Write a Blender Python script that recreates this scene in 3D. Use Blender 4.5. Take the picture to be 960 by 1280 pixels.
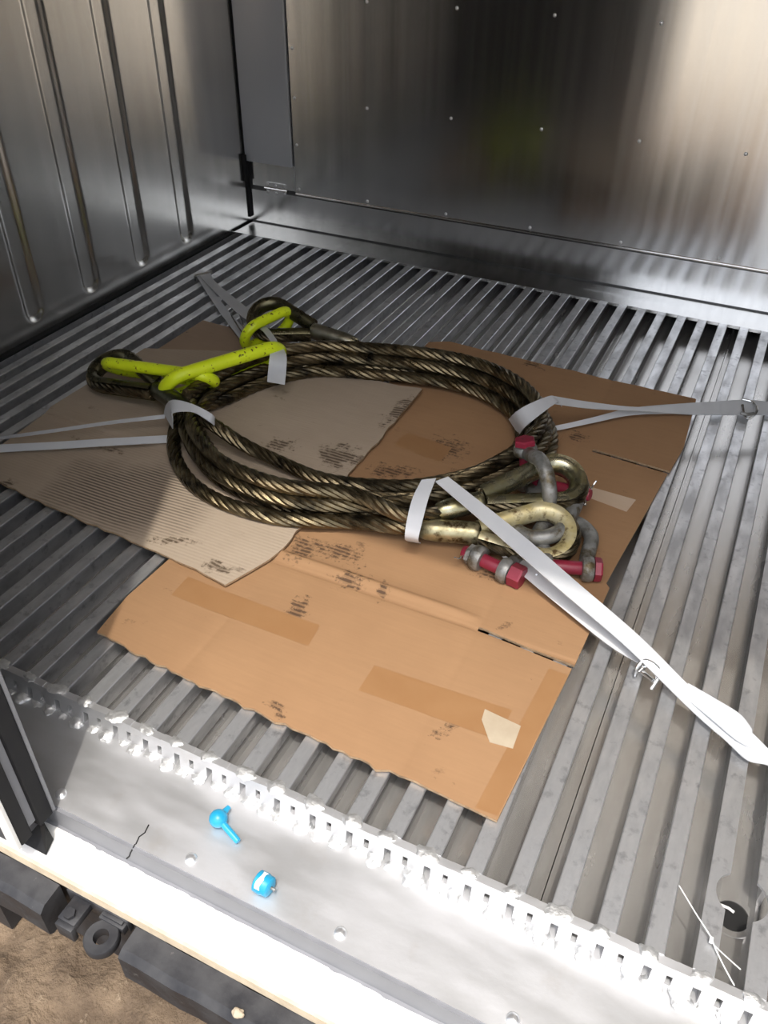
import bpy, bmesh, math, random
from mathutils import Vector, Matrix
random.seed(7)
for o in list(bpy.data.objects):
    bpy.data.objects.remove(o, do_unlink=True)
scene = bpy.context.scene
C = scene.collection

# ------------------------------------------------------------------ camera
FPX = 1042.545
R = Matrix(((0.90148945, 0.43269324, 0.00966079),
            (0.27137085, -0.54771386, -0.79143376),
            (-0.33715669, 0.71609084, -0.6111786)))       # world -> camera (x right, y down, z forward)
CAM = Vector((0, 0, 1.0))
cd = bpy.data.cameras.new('camera')
cam = bpy.data.objects.new('camera', cd)
C.objects.link(cam)
cd.sensor_fit = 'VERTICAL'
cd.sensor_height = 32.0
cd.sensor_width = 24.0
cd.lens = FPX * 32.0 / 1280.0
cd.clip_start = 0.02
rot = R.transposed() @ Matrix(((1, 0, 0), (0, -1, 0), (0, 0, -1)))
cam.matrix_world = Matrix.Translation(CAM) @ rot.to_4x4()
scene.camera = cam

# ------------------------------------------------------------------ sky, sun, exposure
SUN_D = Vector((-0.404 * 0.354, 0.915 * 0.354, -0.935)).normalized()
w = bpy.data.worlds.new('world')
scene.world = w
w.use_nodes = True
nt = w.node_tree
nt.nodes.clear()
wo = nt.nodes.new('ShaderNodeOutputWorld')
bg = nt.nodes.new('ShaderNodeBackground')
sky = nt.nodes.new('ShaderNodeTexSky')
sky.sky_type = 'NISHITA'
sky.sun_disc = False
sky.sun_elevation = math.radians(69)
sky.sun_rotation = math.atan2(-SUN_D.x, -SUN_D.y)
sky.air_density = 1.0
sky.dust_density = 4.0
sky.ozone_density = 1.0
hs = nt.nodes.new('ShaderNodeHueSaturation')
hs.inputs['Saturation'].default_value = 0.45
nt.links.new(sky.outputs[0], hs.inputs['Color'])
nt.links.new(hs.outputs[0], bg.inputs['Color'])
bg.inputs['Strength'].default_value = 0.50
nt.links.new(bg.outputs[0], wo.inputs['Surface'])
sl = bpy.data.lights.new('sun', 'SUN')
sl.energy = 3.0
sl.angle = math.radians(0.7)
sl.color = (1.0, 0.95, 0.87)
so = bpy.data.objects.new('sun', sl)
C.objects.link(so)
so.rotation_euler = SUN_D.to_track_quat('-Z', 'Y').to_euler()
so.location = (1, -2, 5)
vs = scene.view_settings
vs.view_transform = 'Standard'
vs.look = 'None'
vs.gamma = 1.0
vs.exposure = -0.45
vs.use_curve_mapping = False


# ------------------------------------------------------------------ helpers
def P(u, v, z):
    """point at height z seen at pixel u, v"""
    d = R.transposed() @ Vector(((u - 480) / FPX, (v - 640) / FPX, 1.0))
    t = (z - CAM.z) / d.z
    return Vector((d.x * t, d.y * t, z))


def nodes(m):
    m.use_nodes = True
    return m.node_tree, m.node_tree.nodes['Principled BSDF']


def ramp(nt, src, stops):
    r = nt.nodes.new('ShaderNodeValToRGB')
    els = r.color_ramp.elements
    while len(els) < len(stops):
        els.new(0.5)
    for e, (p, c) in zip(els, stops):
        e.position = p
        e.color = (c, c, c, 1) if not isinstance(c, tuple) else (*c, 1)
    nt.links.new(src, r.inputs[0])
    return r.outputs[0]


def noise(nt, scale, detail=4, rough=0.55, stretch=None, offset=None):
    tc = nt.nodes.new('ShaderNodeTexCoord')
    mp = nt.nodes.new('ShaderNodeMapping')
    geo = nt.nodes.new('ShaderNodeNewGeometry')
    nt.links.new(geo.outputs['Position'], mp.inputs['Vector'])
    if stretch:
        mp.inputs['Scale'].default_value = stretch
    if offset:
        mp.inputs['Location'].default_value = offset
    n = nt.nodes.new('ShaderNodeTexNoise')
    n.inputs['Scale'].default_value = scale
    n.inputs['Detail'].default_value = detail
    n.inputs['Roughness'].default_value = rough
    nt.links.new(mp.outputs[0], n.inputs['Vector'])
    return n.outputs['Fac']


def mixc(nt, fac, a, b):
    m = nt.nodes.new('ShaderNodeMix')
    m.data_type = 'RGBA'
    for s, v in ((m.inputs[6], a), (m.inputs[7], b)):
        if isinstance(v, tuple):
            s.default_value = (*v, 1)
        else:
            nt.links.new(v, s)
    if isinstance(fac, float):
        m.inputs[0].default_value = fac
    else:
        nt.links.new(fac, m.inputs[0])
    return m.outputs[2]


def bump(nt, bsdf, src, strength=0.3, dist=0.002):
    b = nt.nodes.new('ShaderNodeBump')
    b.inputs['Strength'].default_value = strength
    b.inputs['Distance'].default_value = dist
    nt.links.new(src, b.inputs['Height'])
    nt.links.new(b.outputs[0], bsdf.inputs['Normal'])


def mat(name, c1, c2=None, scale=20, rough=0.5, rough2=None, metal=0.0, stretch=None, lo=0.35, hi=0.65,
        bmp=0.0, bscale=None, bdist=0.002, c3=None, s3=60, lo3=0.6, hi3=0.68, aniso=0.0, spec=None, bstretch=None):
    m = bpy.data.materials.new(name)
    nt, b = nodes(m)
    b.inputs['Metallic'].default_value = metal
    b.inputs['Roughness'].default_value = rough
    if spec is not None:
        b.inputs['Specular IOR Level'].default_value = spec
    col = None
    if c2:
        f = ramp(nt, noise(nt, scale, stretch=stretch), [(lo, 0.0), (hi, 1.0)])
        col = mixc(nt, f, c1, c2)
        if rough2 is not None:
            mr = nt.nodes.new('ShaderNodeMapRange')
            nt.links.new(f, mr.inputs[0])
            mr.inputs[3].default_value = rough
            mr.inputs[4].default_value = rough2
            nt.links.new(mr.outputs[0], b.inputs['Roughness'])
    if c3:
        f3 = ramp(nt, noise(nt, s3, 5, 0.6, offset=(3.1, 1.7, 0.3)), [(lo3, 0.0), (hi3, 1.0)])
        col = mixc(nt, f3, col if col else c1, c3)
    if col:
        nt.links.new(col, b.inputs['Base Color'])
    else:
        b.inputs['Base Color'].default_value = (*c1, 1)
    if bmp:
        bump(nt, b, noise(nt, bscale or scale * 4, 4, stretch=bstretch), bmp, bdist)
    if aniso:
        b.inputs['Anisotropic'].default_value = aniso
        b.inputs['Anisotropic Rotation'].default_value = .25
        tg = nt.nodes.new('ShaderNodeTangent')
        tg.direction_type = 'RADIAL'
        tg.axis = 'Z'
        nt.links.new(tg.outputs[0], b.inputs['Tangent'])
    return m


M = {}
M['rail'] = mat('aluminium_rail', (.54, .545, .555), (.76, .765, .775), 38, .46, .32, .80, stretch=(1, .35, 1), bmp=.12, bscale=160,
                c3=(.40, .405, .42), s3=48, lo3=.56, hi3=.72)
M['plank'] = mat('aluminium_channel', (.56, .545, .52), (.66, .645, .62), 18, .22, .28, .76, stretch=(1.5, .3, 1), bmp=.02, bscale=220, bstretch=(1, .1, 1))
M['sill'] = mat('aluminium_sill', (.62, .62, .62), (.70, .70, .71), 16, .48, .56, .9, stretch=(.5, 1.6, 1), bmp=.05, bscale=200,
                c3=(.58, .56, .54), s3=14, lo3=.58, hi3=.85)
M['weld'] = mat('weld_metal', (.80, .80, .79), (.62, .62, .61), 90, .40, .55, .82, bmp=.5, bscale=160, bdist=.003)
M['steel'] = mat('stainless_wall', (.66, .645, .615), (.71, .695, .665), 3, .21, .26, 1.0, stretch=(6, 6, .15), bmp=.02, bscale=60)
M['steel_back'] = mat('stainless_bulkhead', (.68, .675, .66), (.74, .735, .72), 5, .17, .21, 1.0, stretch=(8, 1, .1), aniso=.75)
M['rivet'] = mat('rivet_steel', (.85, .85, .85), rough=.28, metal=.8)
M['panel'] = mat('grey_panel', (.50, .51, .54), (.54, .55, .57), 4, .36, .42, .4)
M['dark_metal'] = mat('dark_metal', (.10, .10, .10), rough=.4, metal=.7)
M['black'] = mat('black_rubber', (.012, .012, .014), (.02, .02, .02), 30, .6, .7, spec=.2)
M['black_metal'] = mat('black_painted_steel', (.022, .022, .025), (.05, .05, .052), 25, .42, .6, .0, spec=.35, bmp=.3, bscale=90, c3=(.16, .15, .14), s3=40, lo3=.66, hi3=.76)
M['greyface'] = mat('grey_sill_face', (.19, .193, .205), (.22, .223, .235), 30, .5, .6, 0, bmp=.05)
M['white_paint'] = mat('white_paint', (.86, .85, .82), (.80, .79, .75), 12, .45, .6, 0, c3=(.7, .64, .45), s3=9, lo3=.68, hi3=.8)
M['cream'] = mat('cream_edge', (.74, .62, .45), (.60, .49, .35), 40, .6, .7)
M['door'] = mat('door_skin', (.10, .10, .105), (.12, .12, .125), 5, .4, .5, .2)
M['rope'] = mat('oily_wire_rope', (.105, .082, .046), (.23, .188, .115), 35, .27, .40, .95, bmp=.5, bscale=420, bdist=.001, c3=(.03, .026, .02), s3=22, lo3=.50, hi3=.68)
M['ferrule'] = mat('greasy_ferrule', (.34, .32, .22), (.46, .44, .36), 30, .24, .4, .95, c3=(.10, .08, .035), s3=30, lo3=.54, hi3=.66)
M['ferrule_yellow'] = mat('yellowed_ferrule', (.48, .43, .27), (.30, .27, .15), 40, .3, .45, .8, c3=(.09, .06, .025), s3=45, lo3=.50, hi3=.62)
M['ferrule_dark'] = mat('dark_ferrule', (.10, .10, .065), (.06, .06, .04), 30, .25, .4, .9, c3=(.02, .02, .015), s3=40)
M['thimble'] = mat('steel_thimble', (.42, .40, .29), (.30, .27, .14), 35, .2, .38, .95, c3=(.08, .065, .03), s3=35, lo3=.6, hi3=.7)
M['thimble_cream'] = mat('greased_thimble', (.62, .56, .36), (.50, .41, .18), 30, .35, .5, .45, c3=(.13, .08, .03), s3=60, lo3=.53, hi3=.66)
M['thimble_dark'] = mat('dark_thimble', (.085, .08, .05), (.15, .135, .075), 30, .22, .4, .9)
M['yellow'] = mat('fluorescent_yellow', (.80, .95, .02), (.74, .90, .015), 25, .38, .45, 0, c3=(.06, .04, .01), s3=85, lo3=.605, hi3=.66)
M['red'] = mat('red_paint', (.27, .018, .042), (.21, .016, .036), 30, .38, .5, 0, c3=(.12, .03, .03), s3=60, lo3=.62, hi3=.7)
M['galv'] = mat('galvanised_steel', (.22, .22, .205), (.36, .36, .345), 40, .42, .55, .6, bmp=.35, bscale=160, c3=(.10, .075, .035), s3=34, lo3=.50, hi3=.66)
M['wire'] = mat('bright_wire', (.75, .75, .74), rough=.2, metal=1.0)
M['strap'] = mat('white_webbing', (.60, .615, .64), (.65, .66, .675), 14, .55, .6, 0, bmp=.25, bscale=500, bdist=.0006)
M['strap_dirty'] = mat('soiled_webbing', (.60, .60, .60), (.66, .665, .67), 14, .55, .6, 0, c3=(.50, .36, .12), s3=16, lo3=.60, hi3=.70, bmp=.25, bscale=500, bdist=.0006)
M['strap_shaded'] = mat('shaded_white_webbing', (.55, .56, .57), (.60, .61, .62), 14, .55, .6, 0, bmp=.25, bscale=500, bdist=.0006)  # white webbing darkened, the shade is put into its colour
M['blue'] = mat('blue_plastic', (.015, .30, .52), (.02, .34, .56), 20, .35, .4)
M['label_white'] = mat('white_label', (.85, .85, .85), rough=.5)
M['nylon'] = mat('clear_nylon', (.8, .8, .78), rough=.3)
M['tape'] = mat('brown_packing_tape', (.315, .165, .072), (.335, .18, .08), 20, .34, .40)
M['tape_pale'] = mat('pale_packing_tape', (.55, .41, .29), (.52, .38, .26), 20, .32, .4)
M['torn'] = mat('torn_paper', (.42, .34, .24), (.48, .40, .29), 30, .8, .9)
M['hole'] = mat('drain_shade', (.01, .01, .01), rough=.6)
M['green'] = mat('green_plastic', (.02, .22, .06), rough=.5)


def card_mat(name, base, alt, stain, smin, smax, sscale, stripe=None, spots=()):
    m = bpy.data.materials.new(name)
    nt, b = nodes(m)
    b.inputs['Roughness'].default_value = .78
    b.inputs['Specular IOR Level'].default_value = .25
    col = mixc(nt, ramp(nt, noise(nt, 6, 5), [(.35, 0.), (.65, 1.)]), base, alt)
    fine = ramp(nt, noise(nt, 60, 3, stretch=(.25, 2.5, 1)), [(.3, 0.), (.7, .35)])
    col = mixc(nt, fine, col, tuple(x * .8 for x in base))
    st = ramp(nt, noise(nt, sscale, 6, .68, stretch=(1, 1.25, 1)), [(smin, 0.), (smax, 1.)])
    big = ramp(nt, noise(nt, 3.1, 3, offset=(1.3, .4, 0)), [(.46, 0.), (.60, 1.)])
    mm = nt.nodes.new('ShaderNodeMath')
    mm.operation = 'MULTIPLY'
    nt.links.new(st, mm.inputs[0])
    nt.links.new(big, mm.inputs[1])
    col = mixc(nt, mm.outputs[0], col, stain)
    geo0 = nt.nodes.new('ShaderNodeNewGeometry')
    for sx, sy, rx_, ry_, an, sc, lo_, hi_ in spots:
        # oily smear: streaky noise inside a soft ellipse
        mp = nt.nodes.new('ShaderNodeMapping')
        mp.vector_type = 'TEXTURE'
        mp.inputs['Location'].default_value = (sx, sy, 0)
        mp.inputs['Rotation'].default_value = (0, 0, an)
        mp.inputs['Scale'].default_value = (rx_, ry_, 1)
        nt.links.new(geo0.outputs['Position'], mp.inputs['Vector'])
        gr = nt.nodes.new('ShaderNodeTexGradient')
        gr.gradient_type = 'SPHERICAL'
        mz = nt.nodes.new('ShaderNodeMapping')
        mz.inputs['Scale'].default_value = (1, 1, 0)
        nt.links.new(mp.outputs[0], mz.inputs['Vector'])
        nt.links.new(mz.outputs[0], gr.inputs['Vector'])
        nn = noise(nt, sc, 6, .7, offset=(sx * 7, sy * 3, 0))
        ad = nt.nodes.new('ShaderNodeMath')
        ad.operation = 'MULTIPLY_ADD'
        nt.links.new(gr.outputs['Fac'], ad.inputs[0])
        ad.inputs[1].default_value = .45
        nt.links.new(nn, ad.inputs[2])
        f_ = ramp(nt, ad.outputs[0], [(lo_, 0.), (hi_, .95)])
        wf = nt.nodes.new('ShaderNodeTexWave')
        wf.bands_direction = 'Y'
        wf.inputs['Scale'].default_value = 34
        wf.inputs['Distortion'].default_value = 2.5
        wf.inputs['Detail'].default_value = 3
        nt.links.new(geo0.outputs['Position'], wf.inputs['Vector'])
        wr = ramp(nt, wf.outputs['Fac'], [(.25, .40), (.6, 1.)])
        mu = nt.nodes.new('ShaderNodeMath')
        mu.operation = 'MULTIPLY'
        nt.links.new(f_, mu.inputs[0])
        nt.links.new(wr, mu.inputs[1])
        f_ = mu.outputs[0]
        col = mixc(nt, f_, col, stain)
    # fluting read-through: fine ridges that run along x
    geo = nt.nodes.new('ShaderNodeNewGeometry')
    wv = nt.nodes.new('ShaderNodeTexWave')
    wv.bands_direction = 'Y'
    wv.inputs['Scale'].default_value = 40 if stripe else 46
    wv.inputs['Distortion'].default_value = .6
    wv.inputs['Detail Scale'].default_value = 1.0
    nt.links.new(geo.outputs['Position'], wv.inputs['Vector'])
    if stripe:
        x0, y0, rx, ry = stripe
        sep = nt.nodes.new('ShaderNodeSeparateXYZ')
        nt.links.new(geo.outputs['Position'], sep.inputs[0])

        def mth(op, a, bb):
            n = nt.nodes.new('ShaderNodeMath')
            n.operation = op
            for i, v in ((0, a), (1, bb)):
                if isinstance(v, (int, float)):
                    n.inputs[i].default_value = v
                else:
                    nt.links.new(v, n.inputs[i])
            return n.outputs[0]
        dx = mth('DIVIDE', mth('SUBTRACT', sep.outputs[0], x0), rx)
        dy = mth('DIVIDE', mth('SUBTRACT', sep.outputs[1], y0), ry)
        r2 = mth('ADD', mth('MULTIPLY', dx, dx), mth('MULTIPLY', dy, dy))
        n2 = noise(nt, 9, 4)
        d = mth('ADD', r2, mth('MULTIPLY', mth('SUBTRACT', n2, .5), 1.6))
        msk = ramp(nt, d, [(.25, 1.), (.95, 0.)])
        ws = ramp(nt, wv.outputs['Fac'], [(.35, 0.), (.6, 1.)])
        f = mth('MULTIPLY', mth('MULTIPLY', msk, ws), .85)
        col = mixc(nt, f, col, (.10, .08, .06))
    nt.links.new(col, b.inputs['Base Color'])
    bump(nt, b, wv.outputs['Fac'], .20 if stripe else .035, .0015)
    return m


def spot(u, v, rx, ry, an=0.0, sc=70, lo=.74, hi=.86):
    p = P(u, v, .007)
    return (p.x, p.y, rx, ry, an, sc, lo, hi)


CS = [spot(370, 765, .035, .085, .25), spot(440, 725, .06, .05, .2), spot(478, 740, .02, .05, .3), spot(420, 690, .10, .05, 0.), spot(560, 560, .08, .09, .3), spot(490, 590, .10, .06, .5),
      spot(570, 905, .02, .09, -.5), spot(620, 720, .08, .03, .3), spot(345, 885, .05, .02, -.3), spot(720, 545, .05, .05), spot(760, 470, .06, .04), spot(665, 455, .05, .03), spot(380, 685, .05, .08, .2)]
TS = [spot(425, 575, .09, .10, .4, 40, .74, .84), spot(500, 520, .05, .13, -.1, 40, .74, .84), spot(130, 563, .07, .035, 0, 30, .76, .88), spot(45, 640, .04, .04, 0), spot(270, 712, .07, .04, 0, 60, .78, .88),
      spot(350, 560, .07, .05, .2), spot(8, 606, .03, .03, 0), spot(215, 680, .10, .02, .4), spot(370, 650, .12, .03, -.2, 45, .76, .88)]
M['card'] = card_mat('brown_cardboard', (.375, .218, .112), (.335, .192, .098), (.085, .05, .03), .64, .72, 16, spots=CS)
M['card_tan'] = card_mat('tan_cardboard', (.46, .37, .28), (.42, .335, .25), (.10, .07, .045), .64, .72, 13, stripe=(-1.02, .98, .20, .13), spots=TS)
M['card_back'] = card_mat('grey_brown_cardboard', (.37, .27, .19), (.33, .24, .17), (.10, .07, .045), .62, .7, 14)
M['card_edge'] = mat('cardboard_core', (.42, .29, .17), (.25, .17, .10), 120, .9)


def dirt_mat():
    m = bpy.data.materials.new('dirt')
    nt, b = nodes(m)
    b.inputs['Roughness'].default_value = .9
    n1 = noise(nt, 9, 8, .65)
    col = mixc(nt, ramp(nt, n1, [(.32, 0.), (.68, 1.)]), (.07, .046, .028), (.24, .172, .11))
    n2 = noise(nt, 55, 4, .6)
    col = mixc(nt, ramp(nt, n2, [(.62, 0.), (.75, .7)]), col, (.36, .28, .19))
    n3 = noise(nt, .35, 3, .5)
    # beyond the trampled mud, unseen ground is painted paler to brighten the bulkhead reflection
    geo = nt.nodes.new('ShaderNodeNewGeometry')
    sep = nt.nodes.new('ShaderNodeSeparateXYZ')
    nt.links.new(geo.outputs['Position'], sep.inputs[0])
    ad = nt.nodes.new('ShaderNodeMath')
    ad.operation = 'MULTIPLY_ADD'
    nt.links.new(n3, ad.inputs[0])
    ad.inputs[1].default_value = 1.5
    nt.links.new(sep.outputs[1], ad.inputs[2])
    far = nt.nodes.new('ShaderNodeMapRange')
    nt.links.new(ad.outputs[0], far.inputs[0])
    far.inputs[1].default_value = -0.4
    far.inputs[2].default_value = -2.4
    far.inputs[3].default_value = 0.0
    far.inputs[4].default_value = 1.0
    col = mixc(nt, far.outputs[0], col, mixc(nt, ramp(nt, n1, [(.3, 0.), (.7, 1.)]), (.58, .50, .39), (.68, .59, .47)))
    nt.links.new(col, b.inputs['Base Color'])
    bump(nt, b, n2, .8, .015)
    return m


M['dirt'] = dirt_mat()

ORG = {}


def link(o, parent=None):
    C.objects.link(o)
    if parent:
        o.parent = parent
    return o


def tag(o, label=None, cat=None, group=None, kind=None):
    if label:
        o['label'] = label
    if cat:
        o['category'] = cat
    if group:
        o['group'] = group
    if kind:
        o['kind'] = kind
    return o


def thing(name, label, cat, loc, group=None, kind=None):
    o = bpy.data.objects.new(name, None)
    o.empty_display_size = .05
    o.location = loc
    C.objects.link(o)
    ORG[o.name] = Vector(loc)
    return tag(o, label, cat, group, kind)


class MB:
    def __init__(s):
        s.v, s.f, s.mi = [], [], []

    def add(s, vs, fs, mi=0):
        n = len(s.v)
        s.v += [Vector(a) for a in vs]
        s.f += [tuple(n + i for i in f) for f in fs]
        s.mi += [mi] * len(fs)
        return s

    def box(s, x0, x1, y0, y1, z0, z1, ch=0.0):
        if ch <= 0:
            vs = [(x, y, z) for z in (z0, z1) for y in (y0, y1) for x in (x0, x1)]
            return s.add(vs, [(0, 2, 3, 1), (4, 5, 7, 6), (0, 1, 5, 4), (2, 6, 7, 3), (0, 4, 6, 2), (1, 3, 7, 5)])
        bm = bmesh.new()
        bmesh.ops.create_cube(bm, size=1)
        for v in bm.verts:
            v.co = Vector(((x0 + x1) / 2 + v.co.x * (x1 - x0), (y0 + y1) / 2 + v.co.y * (y1 - y0), (z0 + z1) / 2 + v.co.z * (z1 - z0)))
        bmesh.ops.bevel(bm, geom=list(bm.edges), offset=ch, segments=2, affect='EDGES', profile=.5)
        return s.addbm(bm)

    def addbm(s, bm):
        bm.verts.index_update()
        s.add([v.co.copy() for v in bm.verts], [tuple(v.index for v in f.verts) for f in bm.faces])
        bm.free()
        return s

    def loft(s, rings, closed=False, caps=True):
        n, k = len(rings), len(rings[0])
        vs = [p for r in rings for p in r]
        fs = []
        for i in range(n if closed else n - 1):
            a, b = i * k, ((i + 1) % n) * k
            fs += [(a + j, a + (j + 1) % k, b + (j + 1) % k, b + j) for j in range(k)]
        if caps and not closed:
            fs += [tuple(reversed(range(k))), tuple((n - 1) * k + j for j in range(k))]
        return s.add(vs, fs)

    def tube(s, path, r, n=10, closed=False, caps=True):
        fr = frames(path, closed)
        rings = []
        for i, (p, t, a, b) in enumerate(fr):
            rr = r[i] if isinstance(r, (list, tuple)) else r
            rings.append([p + (a * math.cos(2 * math.pi * j / n) + b * math.sin(2 * math.pi * j / n)) * rr for j in range(n)])
        return s.loft(rings, closed, caps)

    def build(s, name, mt, parent=None, smooth=True, angle=40, kind=None):
        org = Vector((0, 0, 0))
        q = parent
        while q is not None:
            if q.name in ORG:
                org = ORG[q.name] if q.parent is None else org
            q = q.parent
        me = bpy.data.meshes.new(name)
        me.from_pydata([v - org for v in s.v], [], s.f)
        mts = mt if isinstance(mt, (list, tuple)) else [mt]
        for k in mts:
            me.materials.append(M[k])
        if len(mts) > 1:
            for p, i in zip(me.polygons, s.mi):
                p.material_index = i
        me.validate()
        bm = bmesh.new()
        bm.from_mesh(me)
        bmesh.ops.recalc_face_normals(bm, faces=bm.faces)
        for f in bm.faces:
            f.smooth = smooth
        if smooth:
            for e in bm.edges:
                if len(e.link_faces) == 2 and e.calc_face_angle(0) > math.radians(angle):
                    e.smooth = False
        bm.to_mesh(me)
        bm.free()
        o = bpy.data.objects.new(name, me)
        link(o, parent)
        if kind:
            o['kind'] = kind
        return o


def frames(path, closed=False):
    path = [Vector(p) for p in path]
    n = len(path)
    out = []
    a = None
    for i in range(n):
        if closed:
            t = path[(i + 1) % n] - path[i - 1]
        else:
            t = path[min(i + 1, n - 1)] - path[max(i - 1, 0)]
        t = t.normalized() if t.length > 1e-9 else Vector((1, 0, 0))
        if a is None:
            a = t.cross(Vector((0, 0, 1)))
            if a.length < .05:
                a = t.cross(Vector((0, 1, 0)))
            a.normalize()
        a = (a - t * a.dot(t)).normalized()
        out.append((path[i], t, a.copy(), t.cross(a)))
    return out


def spline(pts, ds=.008, closed=False):
    pts = [Vector(p) for p in pts]
    n = len(pts)
    raw = []
    for i in range(n if closed else n - 1):
        p0 = pts[(i - 1) % n] if closed else pts[max(i - 1, 0)]
        p1, p2 = pts[i], pts[(i + 1) % n]
        p3 = pts[(i + 2) % n] if closed else pts[min(i + 2, n - 1)]
        k = max(4, int((p2 - p1).length / ds * 1.5))
        for j in range(k):
            t = j / k
            raw.append(.5 * ((2 * p1) + (p2 - p0) * t + (2 * p0 - 5 * p1 + 4 * p2 - p3) * t * t + (3 * p1 - p0 - 3 * p2 + p3) * t ** 3))
    raw.append(pts[0] if closed else pts[-1])
    L = [0]
    for a, b in zip(raw, raw[1:]):
        L.append(L[-1] + (b - a).length)
    m = max(2, int(L[-1] / ds))
    out = []
    j = 0
    for i in range(m + (0 if closed else 1)):
        s = L[-1] * i / m
        while j < len(L) - 2 and L[j + 1] < s:
            j += 1
        f = (s - L[j]) / max(1e-9, L[j + 1] - L[j])
        out.append(raw[j].lerp(raw[j + 1], min(1, max(0, f))))
    return out


def rope_mesh(mb, path, rad=.0148, pitch=.135, ns=6, phase=0.0):
    fr = frames(path)
    rs = rad * .40
    hr = rad - rs
    s = 0
    acc = []
    for i in range(len(fr)):
        if i:
            s += (fr[i][0] - fr[i - 1][0]).length
        acc.append(s)
    for k in range(ns):
        pth = []
        for i, (p, t, a, b) in enumerate(fr):
            th = phase + 2 * math.pi * (acc[i] / pitch + k / ns)
            pth.append(p + (a * math.cos(th) + b * math.sin(th)) * hr)
        mb.tube(pth, rs, 7)
    mb.tube(path, rad * .55, 6)
    return mb


# ------------------------------------------------------------------ dimensions
PITCH, RX0, RW = .0563, .027, .024
XL, XR = -1.706, .60
YB = 2.487
Y0 = .555
ZP = -.050           # channel floor
ZS = -.040           # sill plate
ZT = 2.22            # ceiling

# ------------------------------------------------------------------ ground outside
def ground():
    xs = [-30, -15, -8, -4, -2.6] + [-2 + .016 * i for i in range(130)] + [.3, .6, 1, 2, 4, 8, 15, 30]
    ys = [-40, -20, -10, -5, -2.5, -1.4] + [-.9 + .016 * i for i in range(100)] + [1.0, 2, 4, 8, 20, 40]
    from mathutils import noise as mn
    mb = MB()
    vs = []
    for y in ys:
        for x in xs:
            p = Vector((x, y, 0))
            h = .020 * mn.noise(p * 7) + .014 * mn.noise(p * 19) + .010 * mn.noise(p * 43)
            r = mn.noise(p * 11 + Vector((5, 2, 1)))
            h += .05 * max(0, r - .22)
            vs.append((x, y, -.30 + h))
    nx = len(xs)
    fs = [(j * nx + i, j * nx + i + 1, (j + 1) * nx + i + 1, (j + 1) * nx + i) for j in range(len(ys) - 1) for i in range(nx - 1)]
    mb.add(vs, fs)
    o = mb.build('ground', 'dirt')
    tag(o, 'trampled brown dirt ground outside the container', 'ground', kind='structure')


ground()


def struct(name, label, cat):
    return thing(name, label, cat, (0, 0, 0), kind='structure')


# ------------------------------------------------------------------ floor
floor = struct('floor', 'ribbed aluminium container floor of parallel T-section rails', 'floor')


def rail_profile():
    h = RW / 2
    return [(-h, -.0012), (-h + .0012, 0), (h - .0012, 0), (h, -.0012), (h, -.005), (.004, -.0065), (.003, ZP), (-.003, ZP), (-.004, -.0065), (-h, -.005)]


YE = 2.72
mb = MB()
prof = rail_profile()
mb.loft([[(x, y, z) for x, z in prof] for y in (Y0, .9, 1.3, 1.7, 2.1, YE)])
rail_me = None
DR = Vector((.1805, .668))      # drain centre
k0, k1 = -30, 9
for k in range(k0, k1 + 1):
    xc = RX0 + k * PITCH + RW / 2
    if k in (2, 3):
        h = RW / 2
        rad = .031
        side = 1 if k == 2 else -1
        # flange outline with a round bite for the drain
        pts = [(-h, Y0), (h, Y0), (h, YE), (-h, YE)]
        bite = []
        for i in range(-40, 41):
            a = math.pi * i / 80 * 1.0
            bx = DR.x - xc - side * rad * math.cos(a)
            by = DR.y + rad * math.sin(a)
            if abs(bx) <= h:
                bite.append((bx, by))
        if side == 1:
            bite = sorted(bite, key=lambda q: q[1])
            ymin = DR.y - math.sqrt(max(0, rad ** 2 - (DR.x - xc - h) ** 2))
            ymax = 2 * DR.y - ymin
            out = [(-h, Y0), (h, Y0), (h, ymin)] + bite + [(h, ymax), (h, YE), (-h, YE)]
        else:
            bite = sorted(bite, key=lambda q: -q[1])
            ymin = DR.y - math.sqrt(max(0, rad ** 2 - (DR.x - xc + h) ** 2))
            ymax = 2 * DR.y - ymin
            out = [(-h, Y0), (h, Y0), (h, YE), (-h, YE), (-h, ymax)] + bite + [(-h, ymin)]
        m2 = MB()
        n = len(out)
        m2.add([(x, y, 0) for x, y in out] + [(x, y, -.005) for x, y in out],
               [tuple(range(n)), tuple(range(2 * n - 1, n - 1, -1))] + [(i, (i + 1) % n, n + (i + 1) % n, n + i) for i in range(n)])
        for ya, yb in ((Y0, DR.y - .03), (DR.y + .03, YE)):
            m2.box(-.003, .003, ya, yb, ZP, -.005)
        o = m2.build('t_rail', 'rail', floor, smooth=False)
        o.location.x = xc
        continue
    if rail_me is None:
        o = mb.build('t_rail', 'rail', floor, smooth=False)
        rail_me = o.data
    else:
        o = bpy.data.objects.new('t_rail', rail_me)
        link(o, floor)
    o.location.x = xc
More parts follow.
